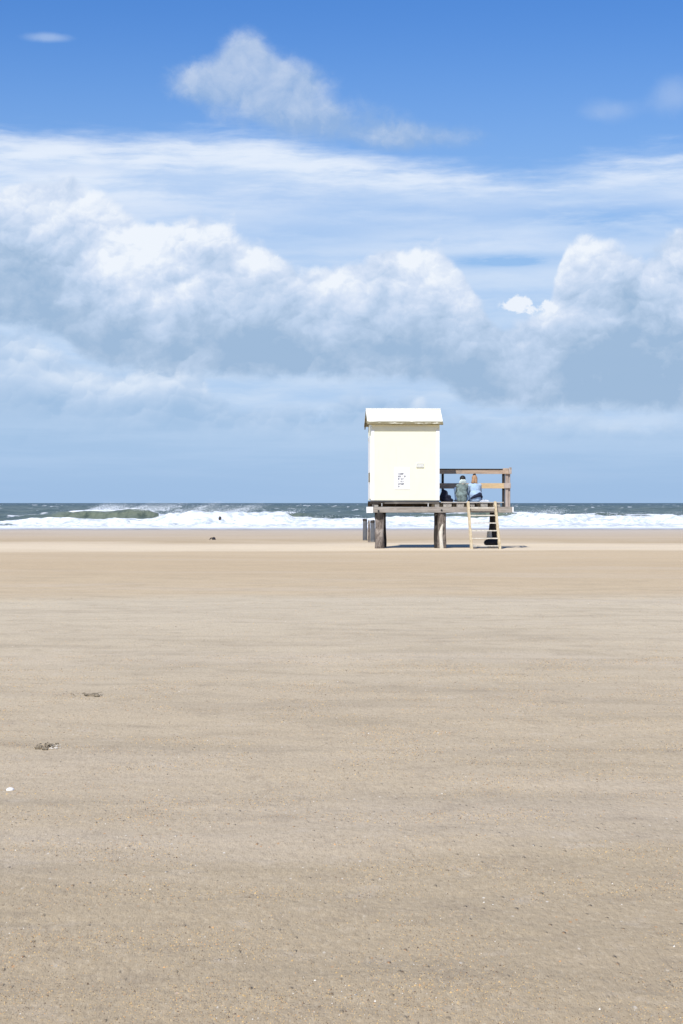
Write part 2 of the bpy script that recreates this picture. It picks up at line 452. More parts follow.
# ================================================================== SEA
def lerp_tab(tab, x):
    if x <= tab[0][0]: return tab[0][1]
    for (a, va), (b, vb) in zip(tab, tab[1:]):
        if x <= b:
            t = (x-a)/(b-a); t = t*t*(3-2*t); return va+(vb-va)*t
    return tab[-1][1]
def sst(a, b, x):
    t = max(0, min(1, (x-a)/(b-a))); return t*t*(3-2*t)
BORE = [(-400, .5), (-60, .3), (0, .18), (30, .40), (60, .40), (100, .34), (150, .36), (162, .55), (172, .80), (230, .80), (285, .74), (296, .44), (330, .36), (365, .40), (400, .50),
        (440, .50), (470, .42), (505, .50), (522, .74), (560, .66), (600, .58), (640, .55), (683, .60), (1100, .45)]
BREAK = [(-400, .5), (0, .30), (45, .62), (70, .78), (95, .88), (146, .92), (156, .74), (165, .46), (176, .60), (200, .55), (262, .5), (280, .80), (300, .72), (325, .55), (380, .45), (430, .6), (470, .72), (500, .85), (520, .70), (560, .45), (600, .6), (683, .45), (1100, .7)]
BROKEN = [(-400, 1), (-60, .2), (0, .35), (50, .15), (90, .45), (150, .4), (166, 1), (250, 1), (292, .6), (300, .1), (380, .1), (440, .35), (480, .5), (510, .3), (525, 1), (600, .6), (683, .4), (1100, 1)]
def sea_state(x, y):
    """returns height, foam amount"""
    px = 341.5+x/y*F if y > 1 else 0
    # bore front
    yb = 131+3*mn.noise(Vector((x/9, 0, 1)))+1.2*mn.noise(Vector((x/2.5, 0, 4)))
    B = lerp_tab(BORE, px)*(1+.22*mn.noise(Vector((x/1.7, 2, 2)))+.14*mn.noise(Vector((x/.6, y/.8, 2))))
    d = y-yb
    hb = B*(sst(-2.2, .3, d) if d < .3 else math.exp(-((d-.3)/5.5)**2))
    # breaking wave
    yc = 152+4*mn.noise(Vector((x/16, 5, 1)))+1.5*mn.noise(Vector((x/4, 5, 4)))
    C = lerp_tab(BREAK, px)*(1+.12*mn.noise(Vector((x/1.9, 9, 2))))
    e = y-yc
    hc = C*(sst(-3.4, .2, e) if e < .2 else math.exp(-((e-.2)/6.5)**2))
    h = max(hb, hc*1.0)+.25*min(hb, hc)
    # shore foam sheet
    h += .05*sst(SHORE, SHORE+6, y)+.05*mn.noise(Vector((x/1.3, y/.8, 3)))*sst(SHORE, SHORE+8, y)
    # low ridges of spent foam rolling up the shore
    if y < 134:
        w = (y-116.5-1.5*mn.noise(Vector((x/6, 1, 1))))/1.3; h += .13*math.exp(-w*w)*(.6+.6*mn.noise(Vector((x/5, 4, 4))))
        w = (y-122.5-2.0*mn.noise(Vector((x/8, 3, 1))))/1.6; h += .17*math.exp(-w*w)*(.6+.6*mn.noise(Vector((x/6, 8, 4))))
        h += .07*fb(x, y, .8, 3, 17)*sst(SHORE, SHORE+5, y)
    # wind sea behind
    far = sst(155, 190, y)
    sw = 0
    ph = y/19+1.6*mn.noise(Vector((x/40, y/60, 8)))
    s = (math.sin(2*math.pi*ph)*.5+.5)**1.7
    sw += s*(.55+.45*mn.noise(Vector((x/22, y/30, 5))))
    sw += .22*fb(x, y, 6.5, 4, 6)
    sw += .10*mn.noise(Vector((x/1.8, y/2.2, 9)))
    amp = far*(1.0 if y < 900 else max(.0, 1-(y-900)/1200))
    h += sw*.72*amp
    h += .10*fb(x, y, 2.4, 3, 11)*sst(134, 140, y)*(1-far)
    # foam
    f = 0
    f = max(f, 1-sst(yb+1.5, yb+4.5, y+1.5*mn.noise(Vector((x/1.5, y/1.5, 3)))))      # everything shoreward of the bore
    f *= 1-.42*sst(.22, .55, fb(x*.35, y, 1.9, 4, 44))*sst(SHORE+2, SHORE+5, y)
    if px < 24: f *= 1-.75*math.exp(-((y-124)/4)**2)*math.exp(-((px-8)/14)**2)
    br = lerp_tab(BROKEN, px)+.35*mn.noise(Vector((x/2.2, 4, 4)))
    crest = math.exp(-((e-.15)/.55)**2)
    f = max(f, crest*sst(.1, .4, br))
    f = max(f, sst(.55, .8, br)*sst(-4, -2.5, e)*(1-sst(.6, 3, e)))
    f = max(f, .55*sst(.45, .75, .5+.5*fb(x, y, 3.2, 4, 2))*(1-sst(yc-3, yc, y)))
    wc = sst(.62, .9, sw*.8+.45*mn.noise(Vector((x/5, y/9, 12)))) if far > 0 else 0
    f = max(f, wc*far*sst(.12, .35, mn.noise(Vector((x/9, y/16, 20)))))
    f = max(f, far*.7*sst(.42, .6, fb(x, y*.35, 3.6, 3, 30)))
    # translucent green of a thin wave face
    g = max(0, 1-abs(e+1.3)/2.2)*sst(.55, .8, C)
    return h, min(1, f), g
def make_sea():
    us = []
    u = 0.0; du = .00075
    half = []
    while u < 4:
        half.append(u); u += du if u < .20 else (u-.20)*.09+du
    us = sorted(set([-k for k in half]+half))
    ys = []; y = SHORE-3.2
    while y < 30000:
        ys.append(y)
        y += .28 if y < 160 else min(.0062*(y-115)+.0, 4000)
    bm = bmesh.new(); fl = bm.verts.layers.float.new('foam'); gl = bm.verts.layers.float.new('green')
    rows = []
    for y in ys:
        row = []
        for u in us:
            x = u*y
            if y < 2500 and abs(u) < 1.2: h, f, g = sea_state(x, y)
            else: h, f, g = 0, 0, 0
            v = bm.verts.new((x, y, h-.03)); v[fl] = f; v[gl] = g; row.append(v)
        rows.append(row)
    for a, b in zip(rows, rows[1:]):
        for i in range(len(us)-1): bm.faces.new((a[i], a[i+1], b[i+1], b[i]))
    m, t, b = material('sea_water'); P = pos(t); x, y, z = sep(t, P)
    at = t.N.new('ShaderNodeAttribute'); at.attribute_name = 'foam'; fo = E(t, at.outputs['Fac'])
    ag = t.N.new('ShaderNodeAttribute'); ag.attribute_name = 'green'; gr = E(t, ag.outputs['Fac'])
    n1 = t.noise(P, 2.2, 6, .65)
    n2 = t.noise(t.comb(x/3.0, y/4.0, z*2.0), 1.0, 5, .6, .5)
    nf = t.noise(t.comb(x/5.5, y/30, 0.0), 1.0, 4, .6)
    foam = t.smooth(fo+(n1-.5)*.9+(n2-.5)*.5, .38, .60)
    wc = t.smooth(t.noise(t.comb(x/6, y/25, 8.0), 1.0, 6, .62), .64, .70)*t.smooth(y, 160.0, 260.0)
    foam = foam.mx(wc*.8)
    wcol = t.mix(t.smooth(n2, .35, .65), (.070, .100, .088), (.135, .168, .142))
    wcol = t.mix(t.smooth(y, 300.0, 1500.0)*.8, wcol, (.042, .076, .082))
    ng = t.noise(t.comb(x/.5, y/3.0, z/.9), 1.0, 5, .65)
    wcol = t.mix(gr*.9, wcol, t.mix(t.smooth(ng, .32, .62), (.060, .080, .052), (.20, .225, .145)))
    foamc = t.mix(t.smooth(n1*.6+n2*.4, .38, .58), (.42, .47, .50), (.82, .84, .86))
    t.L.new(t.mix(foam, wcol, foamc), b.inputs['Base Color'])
    t.put(b.inputs['Roughness'], foam*.5+.38); b.inputs['IOR'].default_value = 1.33
    t.put(b.inputs['Specular IOR Level'], t.smooth(foam, 0.0, 1.0, .28, .1))
    t.L.new(t.bump(n1*.8+n2*.7, .9, .25), b.inputs['Normal'])
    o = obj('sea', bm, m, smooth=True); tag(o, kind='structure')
make_sea()

# thin sheet of spent foam running up the sand
def wash():
    bm = bmesh.new(); xs = [-150+i*.6 for i in range(501)]
    rows = []
    for k in range(8):
        row = []
        for x in xs:
            edge = 110.6+.9*mn.noise(Vector((x/7, 0, 2)))+.35*mn.noise(Vector((x/1.6, 0, 2)))
            y = edge+(115-edge)*k/7
            row.append(bm.verts.new((x, y, -.02+.03*min(1, k/1.5)+.03*k/7+.01*mn.noise(Vector((x/.8, y, 3))))))
        rows.append(row)
    for a, b in zip(rows, rows[1:]):
        for i in range(len(xs)-1): bm.faces.new((a[i], a[i+1], b[i+1], b[i]))
    m, t, b = material('wash_foam'); P = pos(t); x, y, z = sep(t, P)
    n = t.noise(t.comb(x/2.2, y/.5, 0.0), 1.0, 6, .65)
    t.L.new(t.mix(t.smooth(n+(y-112.0)*.09, .45, .6), (.50, .50, .50), (.84, .86, .88)), b.inputs['Base Color'])
    b.inputs['Roughness'].default_value = .45
    tag(obj('foam_wash', bm, m, smooth=True), kind='structure')
wash()

# spray torn off the crests by the wind: countless drops
def spray():
    bm = bmesh.new()
    def drop(p, r):
        vs = [bm.verts.new(p+Vector((R.uniform(-1, 1), R.uniform(-1, 1), R.uniform(-1, 1))).normalized()*r) for _ in range(4)]
        for f in ((0, 1, 2), (0, 2, 3), (0, 3, 1), (1, 3, 2)): bm.faces.new([vs[i] for i in f])
    def plume(px0, px1, dist, z0, hgt, drift, n, wisp=1.0):
        for _ in range(n):
            s = R.random(); px = px0+(px1-px0)*s
            x = (px-341.5)/F*dist
            gate = .38+.75*mn.noise(Vector((x/1.1, 3.1*wisp, 0)))+.5*mn.noise(Vector((x/.35, 1.1, 0)))
            if R.random() > gate*1.1: continue
            q = R.random()**1.15
            hh = hgt*(.35+.9*max(0, gate))
            p = Vector((x+drift*q+R.gauss(0, .10+.25*q), dist+R.gauss(0, .5)+1.5*q, z0+hh*q+R.gauss(0, .04+.07*q)))
            drop(p, R.uniform(.010, .030)*(1-.4*q))
    plume(84, 108, 152, .80, .72, 1.5, 17000)
    plume(50, 92, 152, .62, .30, .8, 1300)
    plume(100, 165, 152, .85, .60, 1.6, 14000)
    plume(160, 212, 140, .74, .70, 1.8, 9000)
    plume(212, 228, 136, .74, .95, 2.4, 12000)
    plume(224, 236, 136, .74, .60, 2.0, 2000)
    plume(232, 292, 136, .70, .26, .9, 2600)
    plume(505, 560, 136, .70, .34, .8, 5000)
    plume(560, 683, 136, .58, .26, .7, 2600)
    plume(300, 440, 133, .42, .18, .5, 1500)
    m, t, b = material('spray_drops'); b.inputs['Base Color'].default_value = (.9, .92, .94, 1); b.inputs['Roughness'].default_value = .5
    tag(obj('spray', bm, m), 'white spray blown off the crests of the breaking waves', 'spray', kind='stuff')
spray()

# ================================================================== MATERIALS OF THE PLATFORM
M = {}
M['pile'] = wood('weathered_pile', (.085, .068, .055), (.27, .225, .19), (.42, .37, .32), grain=(18, 18, 7), bumpd=.012)
M['dark_pile'] = wood('shaded_dark_pile', (.018, .015, .013), (.05, .042, .036), (.075, .064, .055), grain=(18, 18, 2.2), bumpd=.012)  # rear and rail posts: shade put into the colour; also plain dark parts
M['grey_pile'] = wood('grey_pile', (.085, .09, .10), (.17, .175, .18), (.25, .24, .22), grain=(18, 18, 2), bumpd=.012)
M['beam'] = wood('grey_beam', (.24, .208, .172), (.39, .355, .31), (.36, .32, .28), grain=(2.0, 20, 26), bumpd=.004)
M['pinkbeam'] = wood('pinkish_rail', (.37, .265, .185), (.50, .385, .285), (.33, .27, .22), grain=(2.0, 20, 26), bumpd=.004)
M['newrail'] = wood('pale_new_rail', (.54, .38, .21), (.64, .49, .29), None, grain=(2.0, 20, 26), bumpd=.002)
M['joist'] = wood('joist_wood', (.22, .20, .17), (.42, .39, .34), (.5, .46, .38), grain=(14, 3, 14), bumpd=.004)
M['deck'] = wood('deck_boards', (.40, .36, .31), (.54, .50, .44), None, grain=(2, 14, 14), bumpd=.003)
M['postwood'] = wood('corner_post_wood', (.30, .24, .195), (.45, .38, .33), (.50, .44, .39), grain=(16, 16, 2), bumpd=.004)
M['ladder'] = wood('pale_ladder_wood', (.38, .30, .18), (.55, .46, .31), None, grain=(14, 14, 3), bumpd=.002)
M['stake'] = wood('bleached_stake', (.50, .46, .37), (.70, .65, .56), None, grain=(16, 16, 2), bumpd=.004)
M['brown'] = wood('shaded_brown_frame', (.020, .012, .006), (.045, .03, .018), None, grain=(2, 14, 14), bumpd=.003)  # underside shade put into this brown; also colours the rail cap
M['chassis'] = wood('chassis_wood', (.10, .09, .075), (.17, .15, .13), (.22, .2, .17), grain=(2, 14, 14), bumpd=.003)
M['white'] = plain('white_paint', (.82, .82, .80), .5, .03, 6, .1)
M['metal'] = plain('galvanised_metal', (.5, .5, .48), .4, .1, 20, .1)
M['dark'] = plain('black_rubber', (.02, .02, .025), .7, .2, 30)
M['ink'] = plain('faded_ink', (.16, .16, .18), .6, .1, 30)

# cabin paint: cream, slightly stained
def cabin_paint(name, base, dirt, streak=True):
    m, t, b = material(name); v = objcoord(t); x, y, z = sep(t, v)
    n = t.noise(t.comb(x*9, y*9, z*1.2), 1.0, 5, .6)
    n2 = t.noise(v, 2.2, 4, .6)
    c = t.mix(t.smooth(n2, .4, .7)*.5, base, tuple(k*.95 for k in base))
    if streak: c = t.mix(t.smooth(n, .58, .74)*.22, c, dirt)
    t.L.new(c, b.inputs['Base Color']); b.inputs['Roughness'].default_value = .5
    b.inputs['Specular IOR Level'].default_value = .35
    t.L.new(t.bump(n2+n*.3, .15, .004), b.inputs['Normal'])
    return m
M['cream'] = cabin_paint('cream_cabin_paint', (.86, .835, .61), (.66, .61, .46))
M['trimw'] = cabin_paint('white_trim_paint', (.85, .85, .82), (.7, .68, .6))
def roof_paint():
    m, t, b = material('roof_sheet_paint'); v = objcoord(t); x, y, z = sep(t, v)
    n = t.noise(t.comb(x*3.0, y*14, z*14), 1.0, 5, .65)
    # mossy grime that gathers along the eave (low edge of the roof sheets)
    edge = t.smooth(z, ROOF_Z0+.13, ROOF_Z0+.06)
    c = t.mix(edge*t.smooth(n, .34, .46), (.86, .845, .72), (.060, .043, .012))
    c = t.mix(t.smooth(z, ROOF_Z0+.20, ROOF_Z0+.0)*.25, c, (.72, .62, .34))
    t.L.new(c, b.inputs['Base Color']); b.inputs['Roughness'].default_value = .45
    return m
ROOF_Z0 = 3.878
M['roof'] = roof_paint()
M['barge'] = wood('mossy_barge_board', (.09, .07, .025), (.20, .16, .08), (.2, .18, .12), grain=(3, 8, 8))

# ================================================================== PLATFORM
RZ = .045
OX, OY = (440-341.5)/F*62.5, 62.5
def lx(px, d=0.0):
    return (px-341.5)/F*(OY+d)-OX+d*math.sin(RZ)
def lz(py, d=0.0):
    return CAMZ+(HZ-py)/F*(OY+d)
PL = thing('beach_platform', 'weathered timber platform on piles carrying the white cabin and a railed deck', 'platform', (OX, OY, 0), RZ)
x0, x1 = lx(366.3), lx(513.4)
xc = lx(440.2)            # right side of the cabin
DEPTH = 1.42
def part(name, fn, mat, parent=PL, smooth=False):
    bm = bmesh.new(); fn(bm); return obj(name, bm, mat, parent, smooth)
# front beam, weathered grey, with the white painted end at the left
zb0, zb1 = lz(512.6), lz(507.0)
part('beam', lambda bm: box(bm, lx(373.0), x1-.03, -.04, .06, zb0, zb1, .002, .008), M['beam'])
part('painted_beam_end', lambda bm: box(bm, x0, lx(373.0)-.002, -.05, .06, zb0-.01, zb1+.004, .001, .006), M['white'])
part('white_end_board', lambda bm: box(bm, x1-.028, x1+.012, -.055, .03, zb0+.01, zb1+.006, 0, .003), M['white'])
# rear beam
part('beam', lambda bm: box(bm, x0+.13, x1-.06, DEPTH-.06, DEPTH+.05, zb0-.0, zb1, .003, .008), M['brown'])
part('bolt', lambda bm: bmesh.ops.create_cone(bm, cap_ends=True, segments=10, radius1=.03, radius2=.025, depth=.02,
     matrix=Matrix.Translation((lx(441.5), -.052, lz(510.2))) @ Matrix.Rotation(math.pi/2, 4, 'X')), M['dark'])
part('bolt', lambda bm: bmesh.ops.create_cone(bm, cap_ends=True, segments=10, radius1=.03, radius2=.025, depth=.02,
     matrix=Matrix.Translation((lx(378.3), -.052, lz(510.9))) @ Matrix.Rotation(math.pi/2, 4, 'X')), M['dark'])
# joists running back, wide ends resting on the beam (deck side)
zj = lz(502.9)
for a, b_ in ((443.2, 451.8), (456.4, 464.2), (467.6, 474.8), (480.6, 488.0), (493.2, 500.6)):
    part('joist', lambda bm: box(bm, lx(a)+.004, lx(b_)-.004, -.025+R.uniform(-.01, .01), DEPTH+.02, zb1+.003, zj-R.uniform(0, .006), .004, .006), M['joist'])
# joists under the cabin, shade put into the brown of the inner ones
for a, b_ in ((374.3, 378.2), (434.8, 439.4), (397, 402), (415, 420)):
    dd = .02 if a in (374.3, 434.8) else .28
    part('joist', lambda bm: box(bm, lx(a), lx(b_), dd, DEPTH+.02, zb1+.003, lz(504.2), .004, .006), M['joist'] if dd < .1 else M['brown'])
part('gap_shade_board', lambda bm: box(bm, x0+.12, xc-.06, DEPTH-.12, DEPTH-.065, zb1+.004, lz(503.0), .002, .004), M['brown'])  # dark boards added behind the gaps, shade put into their colour
part('gap_shade_board', lambda bm: box(bm, xc-.05, lx(503), DEPTH-.12, DEPTH-.065, zb1+.004, zj-.002, .002, .004), M['brown'])
# deck boards, each its own, laid left to right
nb = 10; yb = -.06
bw = (DEPTH+.12)/nb
for i in range(nb):
    part('deck_board', lambda bm: box(bm, xc+.02+R.uniform(-.01, .01), lx(504.2)+R.uniform(-.01, .012), yb+i*bw, yb+(i+1)*bw-.012, zj+.002, zj+.030+R.uniform(-.002, .002), .001, .004), M['deck'])
zd = zj+.031
# piles
part('post', lambda bm: pile(bm, lx(379.7), .10, -.5, zb0-.004, .148, .132, seed=3, rings=20, rough=.035, ragged=.0), M['pile'], smooth=True)
part('dark_post_top', lambda bm: pile(bm, lx(379.6), .10, zb0-.20, zb0-.003, .150, .148, seed=5, rings=4, rough=.01, ragged=0), M['dark_pile'], smooth=True)  # dark band round the top of the left front post
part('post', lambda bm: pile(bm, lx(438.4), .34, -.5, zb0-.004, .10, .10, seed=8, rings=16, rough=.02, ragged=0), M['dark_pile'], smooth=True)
part('post', lambda bm: pile(bm, lx(442.3), .13, -.5, zb0-.004, .145, .118, seed=12, rings=16, rough=.03, ragged=0), M['pile'], smooth=True)
# split bleached stake nailed to the middle post
def stake(bm):
    cx = lx(441.6); d = -.06
    rings = []
    prof = [(-.4, .068, 0), (.0, .066, 0), (.12, .060, -.01), (.28, .056, -.02), (.42, .062, -.03), (.52, .070, -.025), (.60, .048, -.01), (.68, .040, .01), (.76, .016, .03)]
    for z, w, dx in prof:
        r = []
        for k in range(10):
            a = 2*math.pi*k/10
            r.append(bm.verts.new((cx+dx+w*math.cos(a), d+w*.6*math.sin(a)+.03*z, z+.012*math.sin(3*a))))
        rings.append(r)
    for p, q in zip(rings, rings[1:]):
        for k in range(10): bm.faces.new((p[k], p[(k+1) % 10], q[(k+1) % 10], q[k]))
    bm.faces.new(rings[-1])
part('split_stake', stake, M['stake'], smooth=True)
# right rear post, leaning, deck shade put into its dark wood
dR = 1.25
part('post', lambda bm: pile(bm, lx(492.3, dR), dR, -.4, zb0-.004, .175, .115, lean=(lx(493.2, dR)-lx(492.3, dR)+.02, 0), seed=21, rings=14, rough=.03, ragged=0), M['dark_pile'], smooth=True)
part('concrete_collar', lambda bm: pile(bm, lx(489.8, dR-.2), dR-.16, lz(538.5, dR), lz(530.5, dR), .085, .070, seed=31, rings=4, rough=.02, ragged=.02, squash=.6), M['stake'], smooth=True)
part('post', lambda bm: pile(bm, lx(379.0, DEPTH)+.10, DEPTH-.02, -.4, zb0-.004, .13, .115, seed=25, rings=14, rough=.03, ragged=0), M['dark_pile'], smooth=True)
# railing: back rails, side rails, posts
RL = link(D.objects.new('railing', None), PL)
def rpart(name, fn, mat, smooth=False): return part(name, fn, mat, RL, smooth)
yr = DEPTH-.02
zt1, zt0 = lz(468.7, yr), lz(473.9, yr)
zm1, zm0 = lz(483.2, yr), lz(488.6, yr)
xl = lx(439.2, yr)-.05; xr = lx(503.6, yr)
xm = lx(452.8, yr)
rpart('rail', lambda bm: box(bm, xl, xr, yr-.055, yr-.01, zt0, zt1-.03, .002, .004), M['pinkbeam'])
rpart('rail_cap', lambda bm: box(bm, xl, xr-.02, yr-.075, yr+.07, zt1-.028, zt1, .002, .004), M['brown'])
rpart('rail', lambda bm: box(bm, xl, lx(470, yr), yr-.055, yr-.012, zm0, zm1, .002, .004), M['pinkbeam'])
rpart('rail', lambda bm: box(bm, lx(470, yr)+.004, xr+.05, yr-.052, yr-.012, zm0+.005, zm1+.002, .002, .004), M['newrail'])
rpart('rail_post', lambda bm: box(bm, lx(441.6, yr), lx(444.0, yr), yr-.008, yr+.07, zb0+.03, zt1-.03, .002, .004), M['dark_pile'])
rpart('rail_post', lambda bm: box(bm, lx(502.6, yr), lx(505.2, yr), yr-.008, yr+.075, zb0+.03, zt1-.03, .002, .004), M['dark_pile'])
# right front corner post, lit
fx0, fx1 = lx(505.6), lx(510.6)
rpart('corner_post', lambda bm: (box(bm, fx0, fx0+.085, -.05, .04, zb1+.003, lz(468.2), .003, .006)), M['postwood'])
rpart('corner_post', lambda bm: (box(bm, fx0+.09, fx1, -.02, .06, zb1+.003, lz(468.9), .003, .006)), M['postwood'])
sx = fx0-.02
rpart('side_rail', lambda bm: beam(bm, (fx1-.04, -.075, (lz(468.6)+lz(474.0))/2), (xr+.06, yr+.07, (zt0+zt1)/2), .045, .165, .004), M['pinkbeam'])
rpart('side_rail', lambda bm: beam(bm, (fx1-.04, -.075, (lz(483.0)+lz(488.2))/2), (xr+.06, yr+.07, (zm0+zm1)/2), .045, .165, .004), M['postwood'])
rpart('rail_end_block', lambda bm: box(bm, lx(502.8), lx(508.6), -.10, -.053, lz(473.8), lz(468.4), .003, .005), M['pinkbeam'])
rpart('rail_end_block', lambda bm: box(bm, lx(509.0), lx(511.6), -.08, -.03, lz(473.9), lz(467.4), .003, .005), M['postwood'])
rpart('rail_end_block', lambda bm: box(bm, lx(504.0), lx(510.8), -.09, -.053, lz(488.2), lz(483.0), .003, .005), M['postwood'])

# ================================================================== CABIN
CB = thing('beach_cabin', 'small cream-white beach cabin with gabled roof standing on the timber platform', 'cabin', (OX, OY, 0), RZ)
def cpart(name, fn, mat, parent=CB, smooth=False): return part(name, fn, mat, parent, smooth)
cx0, cx1 = lx(371.4), lx(439.3)
cz0, cz1 = lz(500.2), lz(425.5)+.05
CY0, CY1 = .0, 1.62
ym = (CY0+CY1)/2
zr = lz(408.9, ym)           # ridge
zw = cz1
sl = (zr-.04-cz1)/(ym-CY0)
def walls(bm):
    prof = [(CY0, cz0), (CY1, cz0), (CY1, zw), (ym, zr-.06), (CY0, zw)]
    A = [bm.verts.new((cx0, y, z)) for y, z in prof]; B = [bm.verts.new((cx1, y, z)) for y, z in prof]
    bm.faces.new(A[::-1]); bm.faces.new(B)
    for i in range(5):
        j = (i+1) % 5; bm.faces.new((A[i], A[j], B[j], B[i]))
wl = cpart('wall', walls, M['cream'])
# corner boards and panel joints
cpart('corner_trim', lambda bm: box(bm, cx0-.006, cx0+.09, CY0-.012, CY0-.001, cz0, lz(430)+.12, 0, .002), M['trimw'])
cpart('corner_trim', lambda bm: box(bm, cx1-.10, cx1+.006, CY0-.012, CY0-.001, cz0, lz(430)+.12, 0, .002), M['trimw'])
cpart('corner_trim', lambda bm: box(bm, cx0-.010, cx0-.001, CY0+.0, CY0+.09, cz0, lz(430)+.10, 0, .002), M['trimw'])
cpart('corner_trim', lambda bm: box(bm, cx0-.010, cx0-.001, CY1-.09, CY1+.004, cz0, lz(430)+.10, 0, .002), M['trimw'])
cpart('door', lambda bm: box(bm, cx0-.026, cx0-.003, .38, 1.22, cz0+.04, cz0+2.02, 0, .005), M['trimw'])
cpart('door_strap', lambda bm: box(bm, cx0-.05, cx0-.028, .45, .75, lz(482), lz(472.5), 0, .004), M['barge'])
cpart('hinge', lambda bm: box(bm, cx0-.045, cx0-.028, .95, 1.15, lz(440), lz(437), 0, .004), M['metal'])
# roof: two folded sheets with thickness
ov = .145
eave_z = lz(423.9)
ROOF_Z0 = eave_z
ye0, ye1 = CY0-ov, CY1+ov
rx0, rx1 = lx(367.4, -ov), lx(443.2, -ov)
slope = (zr-eave_z)/(ym-ye0)
th = .035
def sheet(bm, side):
    ya, za = (ye0, eave_z) if side < 0 else (ye1, eave_z)
    n = 12
    top = []; bot = []
    for i in range(n+1):
        x = rx0+(rx1-rx0)*i/n
        top.append((bm.verts.new((x, ya, za+.003*mn.noise(Vector((x*2, 0, side))))), bm.verts.new((x, ym, zr))))
        bot.append((bm.verts.new((x, ya, za-th)), bm.verts.new((x, ym, zr-th))))
    for i in range(n):
        a, b = top[i], top[i+1]; bm.faces.new((a[0], b[0], b[1], a[1]) if side < 0 else (a[1], b[1], b[0], a[0]))
        a, b = bot[i], bot[i+1]; bm.faces.new((a[1], b[1], b[0], a[0]) if side < 0 else (a[0], b[0], b[1], a[1]))
        bm.faces.new((top[i][0], bot[i][0], bot[i+1][0], top[i+1][0]))
    for i in (0, n): bm.faces.new((top[i][0], top[i][1], bot[i][1], bot[i][0]))
    bmesh.ops.recalc_face_normals(bm, faces=bm.faces[:])
RF = cpart('roof', lambda bm: (sheet(bm, -1)), M['roof'])
bmr = bmesh.new(); sheet(bmr, 1); obj('roof_sheet', bmr, M['roof'], RF)
cpart('ridge_cap', lambda bm: beam(bm, (rx0-.002, ym, zr+.006), (rx1+.002, ym, zr+.006), .10, .022, .006), M['trimw'], RF)
cpart('eave_trim', lambda bm: box(bm, rx0+.002, rx1-.002, ye0-.004, ye0-.001, eave_z-th-.004, eave_z-th+.022, .0, 0), M['barge'], RF)
for xx in (rx0+.012, rx1-.040):
    for s_, ya in ((-1, ye0+.01), (1, ye1-.01)):
        def bg_(bm):
            beam(bm, (xx+.014, ya+(.16 if s_ < 0 else 0), eave_z-th-.045+(.16*slope if s_ < 0 else 0)), (xx+.014, ym, zr-th-.047), .028, .085, .003)
        cpart('barge_board', bg_, M['barge'], RF)
# soffit frieze under the eave
cpart('frieze', lambda bm: box(bm, cx0-.004, cx1+.004, CY0-.016, CY0-.002, lz(430), eave_z-.005, 0, .002), M['cream'])
# chassis: dark gap, long sill, feet
cpart('sill_flashing', lambda bm: box(bm, cx0-.02, cx1+.012, CY0-.018, CY0+.2, lz(501.0), lz(500.3)-.001, .001, .002), M['chassis'])
cpart('sill', lambda bm: box(bm, cx0-.05, lx(384), CY0-.01, CY0+.10, lz(504.0), lz(501.2), .003, .005), M['dark_pile'])
cpart('sill', lambda bm: box(bm, lx(384.3), cx1+.0, CY0+.01, CY0+.10, lz(503.8), lz(501.2), .003, .005), M['chassis'])
cpart('sill', lambda bm: box(bm, cx0-.02, cx1+.0, CY1-.12, CY1-.02, lz(504.0), lz(501.2), .003, .005), M['brown'])
cpart('foot_bolt', lambda bm: box(bm, lx(381.3), lx(382.1), CY0-.03, CY0-.012, lz(506.4), lz(503.2), 0, .003), M['metal'])
cpart('foot_bolt', lambda bm: box(bm, lx(427.6), lx(428.6), CY0-.02, CY0+.005, lz(506.6), lz(503.2), 0, .003), M['metal'])
# vent plate on the wall
def vent(bm):
    a, b_, c_, d_ = lx(416.2), lx(423.9), lz(467.5), lz(463.3)
    w = .015
    box(bm, a, b_, CY0-.020, CY0-.002, d_-w, d_, 0, .002); box(bm, a, b_, CY0-.026, CY0-.002, c_, c_+w, 0, .002)
    box(bm, a, a+w, CY0-.020, CY0-.002, c_+w, d_-w, 0, .002); box(bm, b_-w, b_, CY0-.020, CY0-.002, c_+w, d_-w, 0, .002)
M['vent'] = plain('grey_vent', (.66, .67, .66), .5, .1, 20)
VF = cpart('vent_frame', vent, M['vent'])
cpart('vent_grille', lambda bm: [box(bm, lx(416.9), lx(423.2), CY0-.012, CY0-.003, z, z+.014, 0, 0) for z in (lz(466.6), lz(465.9), lz(465.2), lz(464.5))], M['trimw'], VF)
NO = cpart('notice_board', lambda bm: box(bm, lx(394.2), lx(409.8), CY0-.010, CY0-.002, lz(489.5), lz(467.5), 0, .002), M['white'])
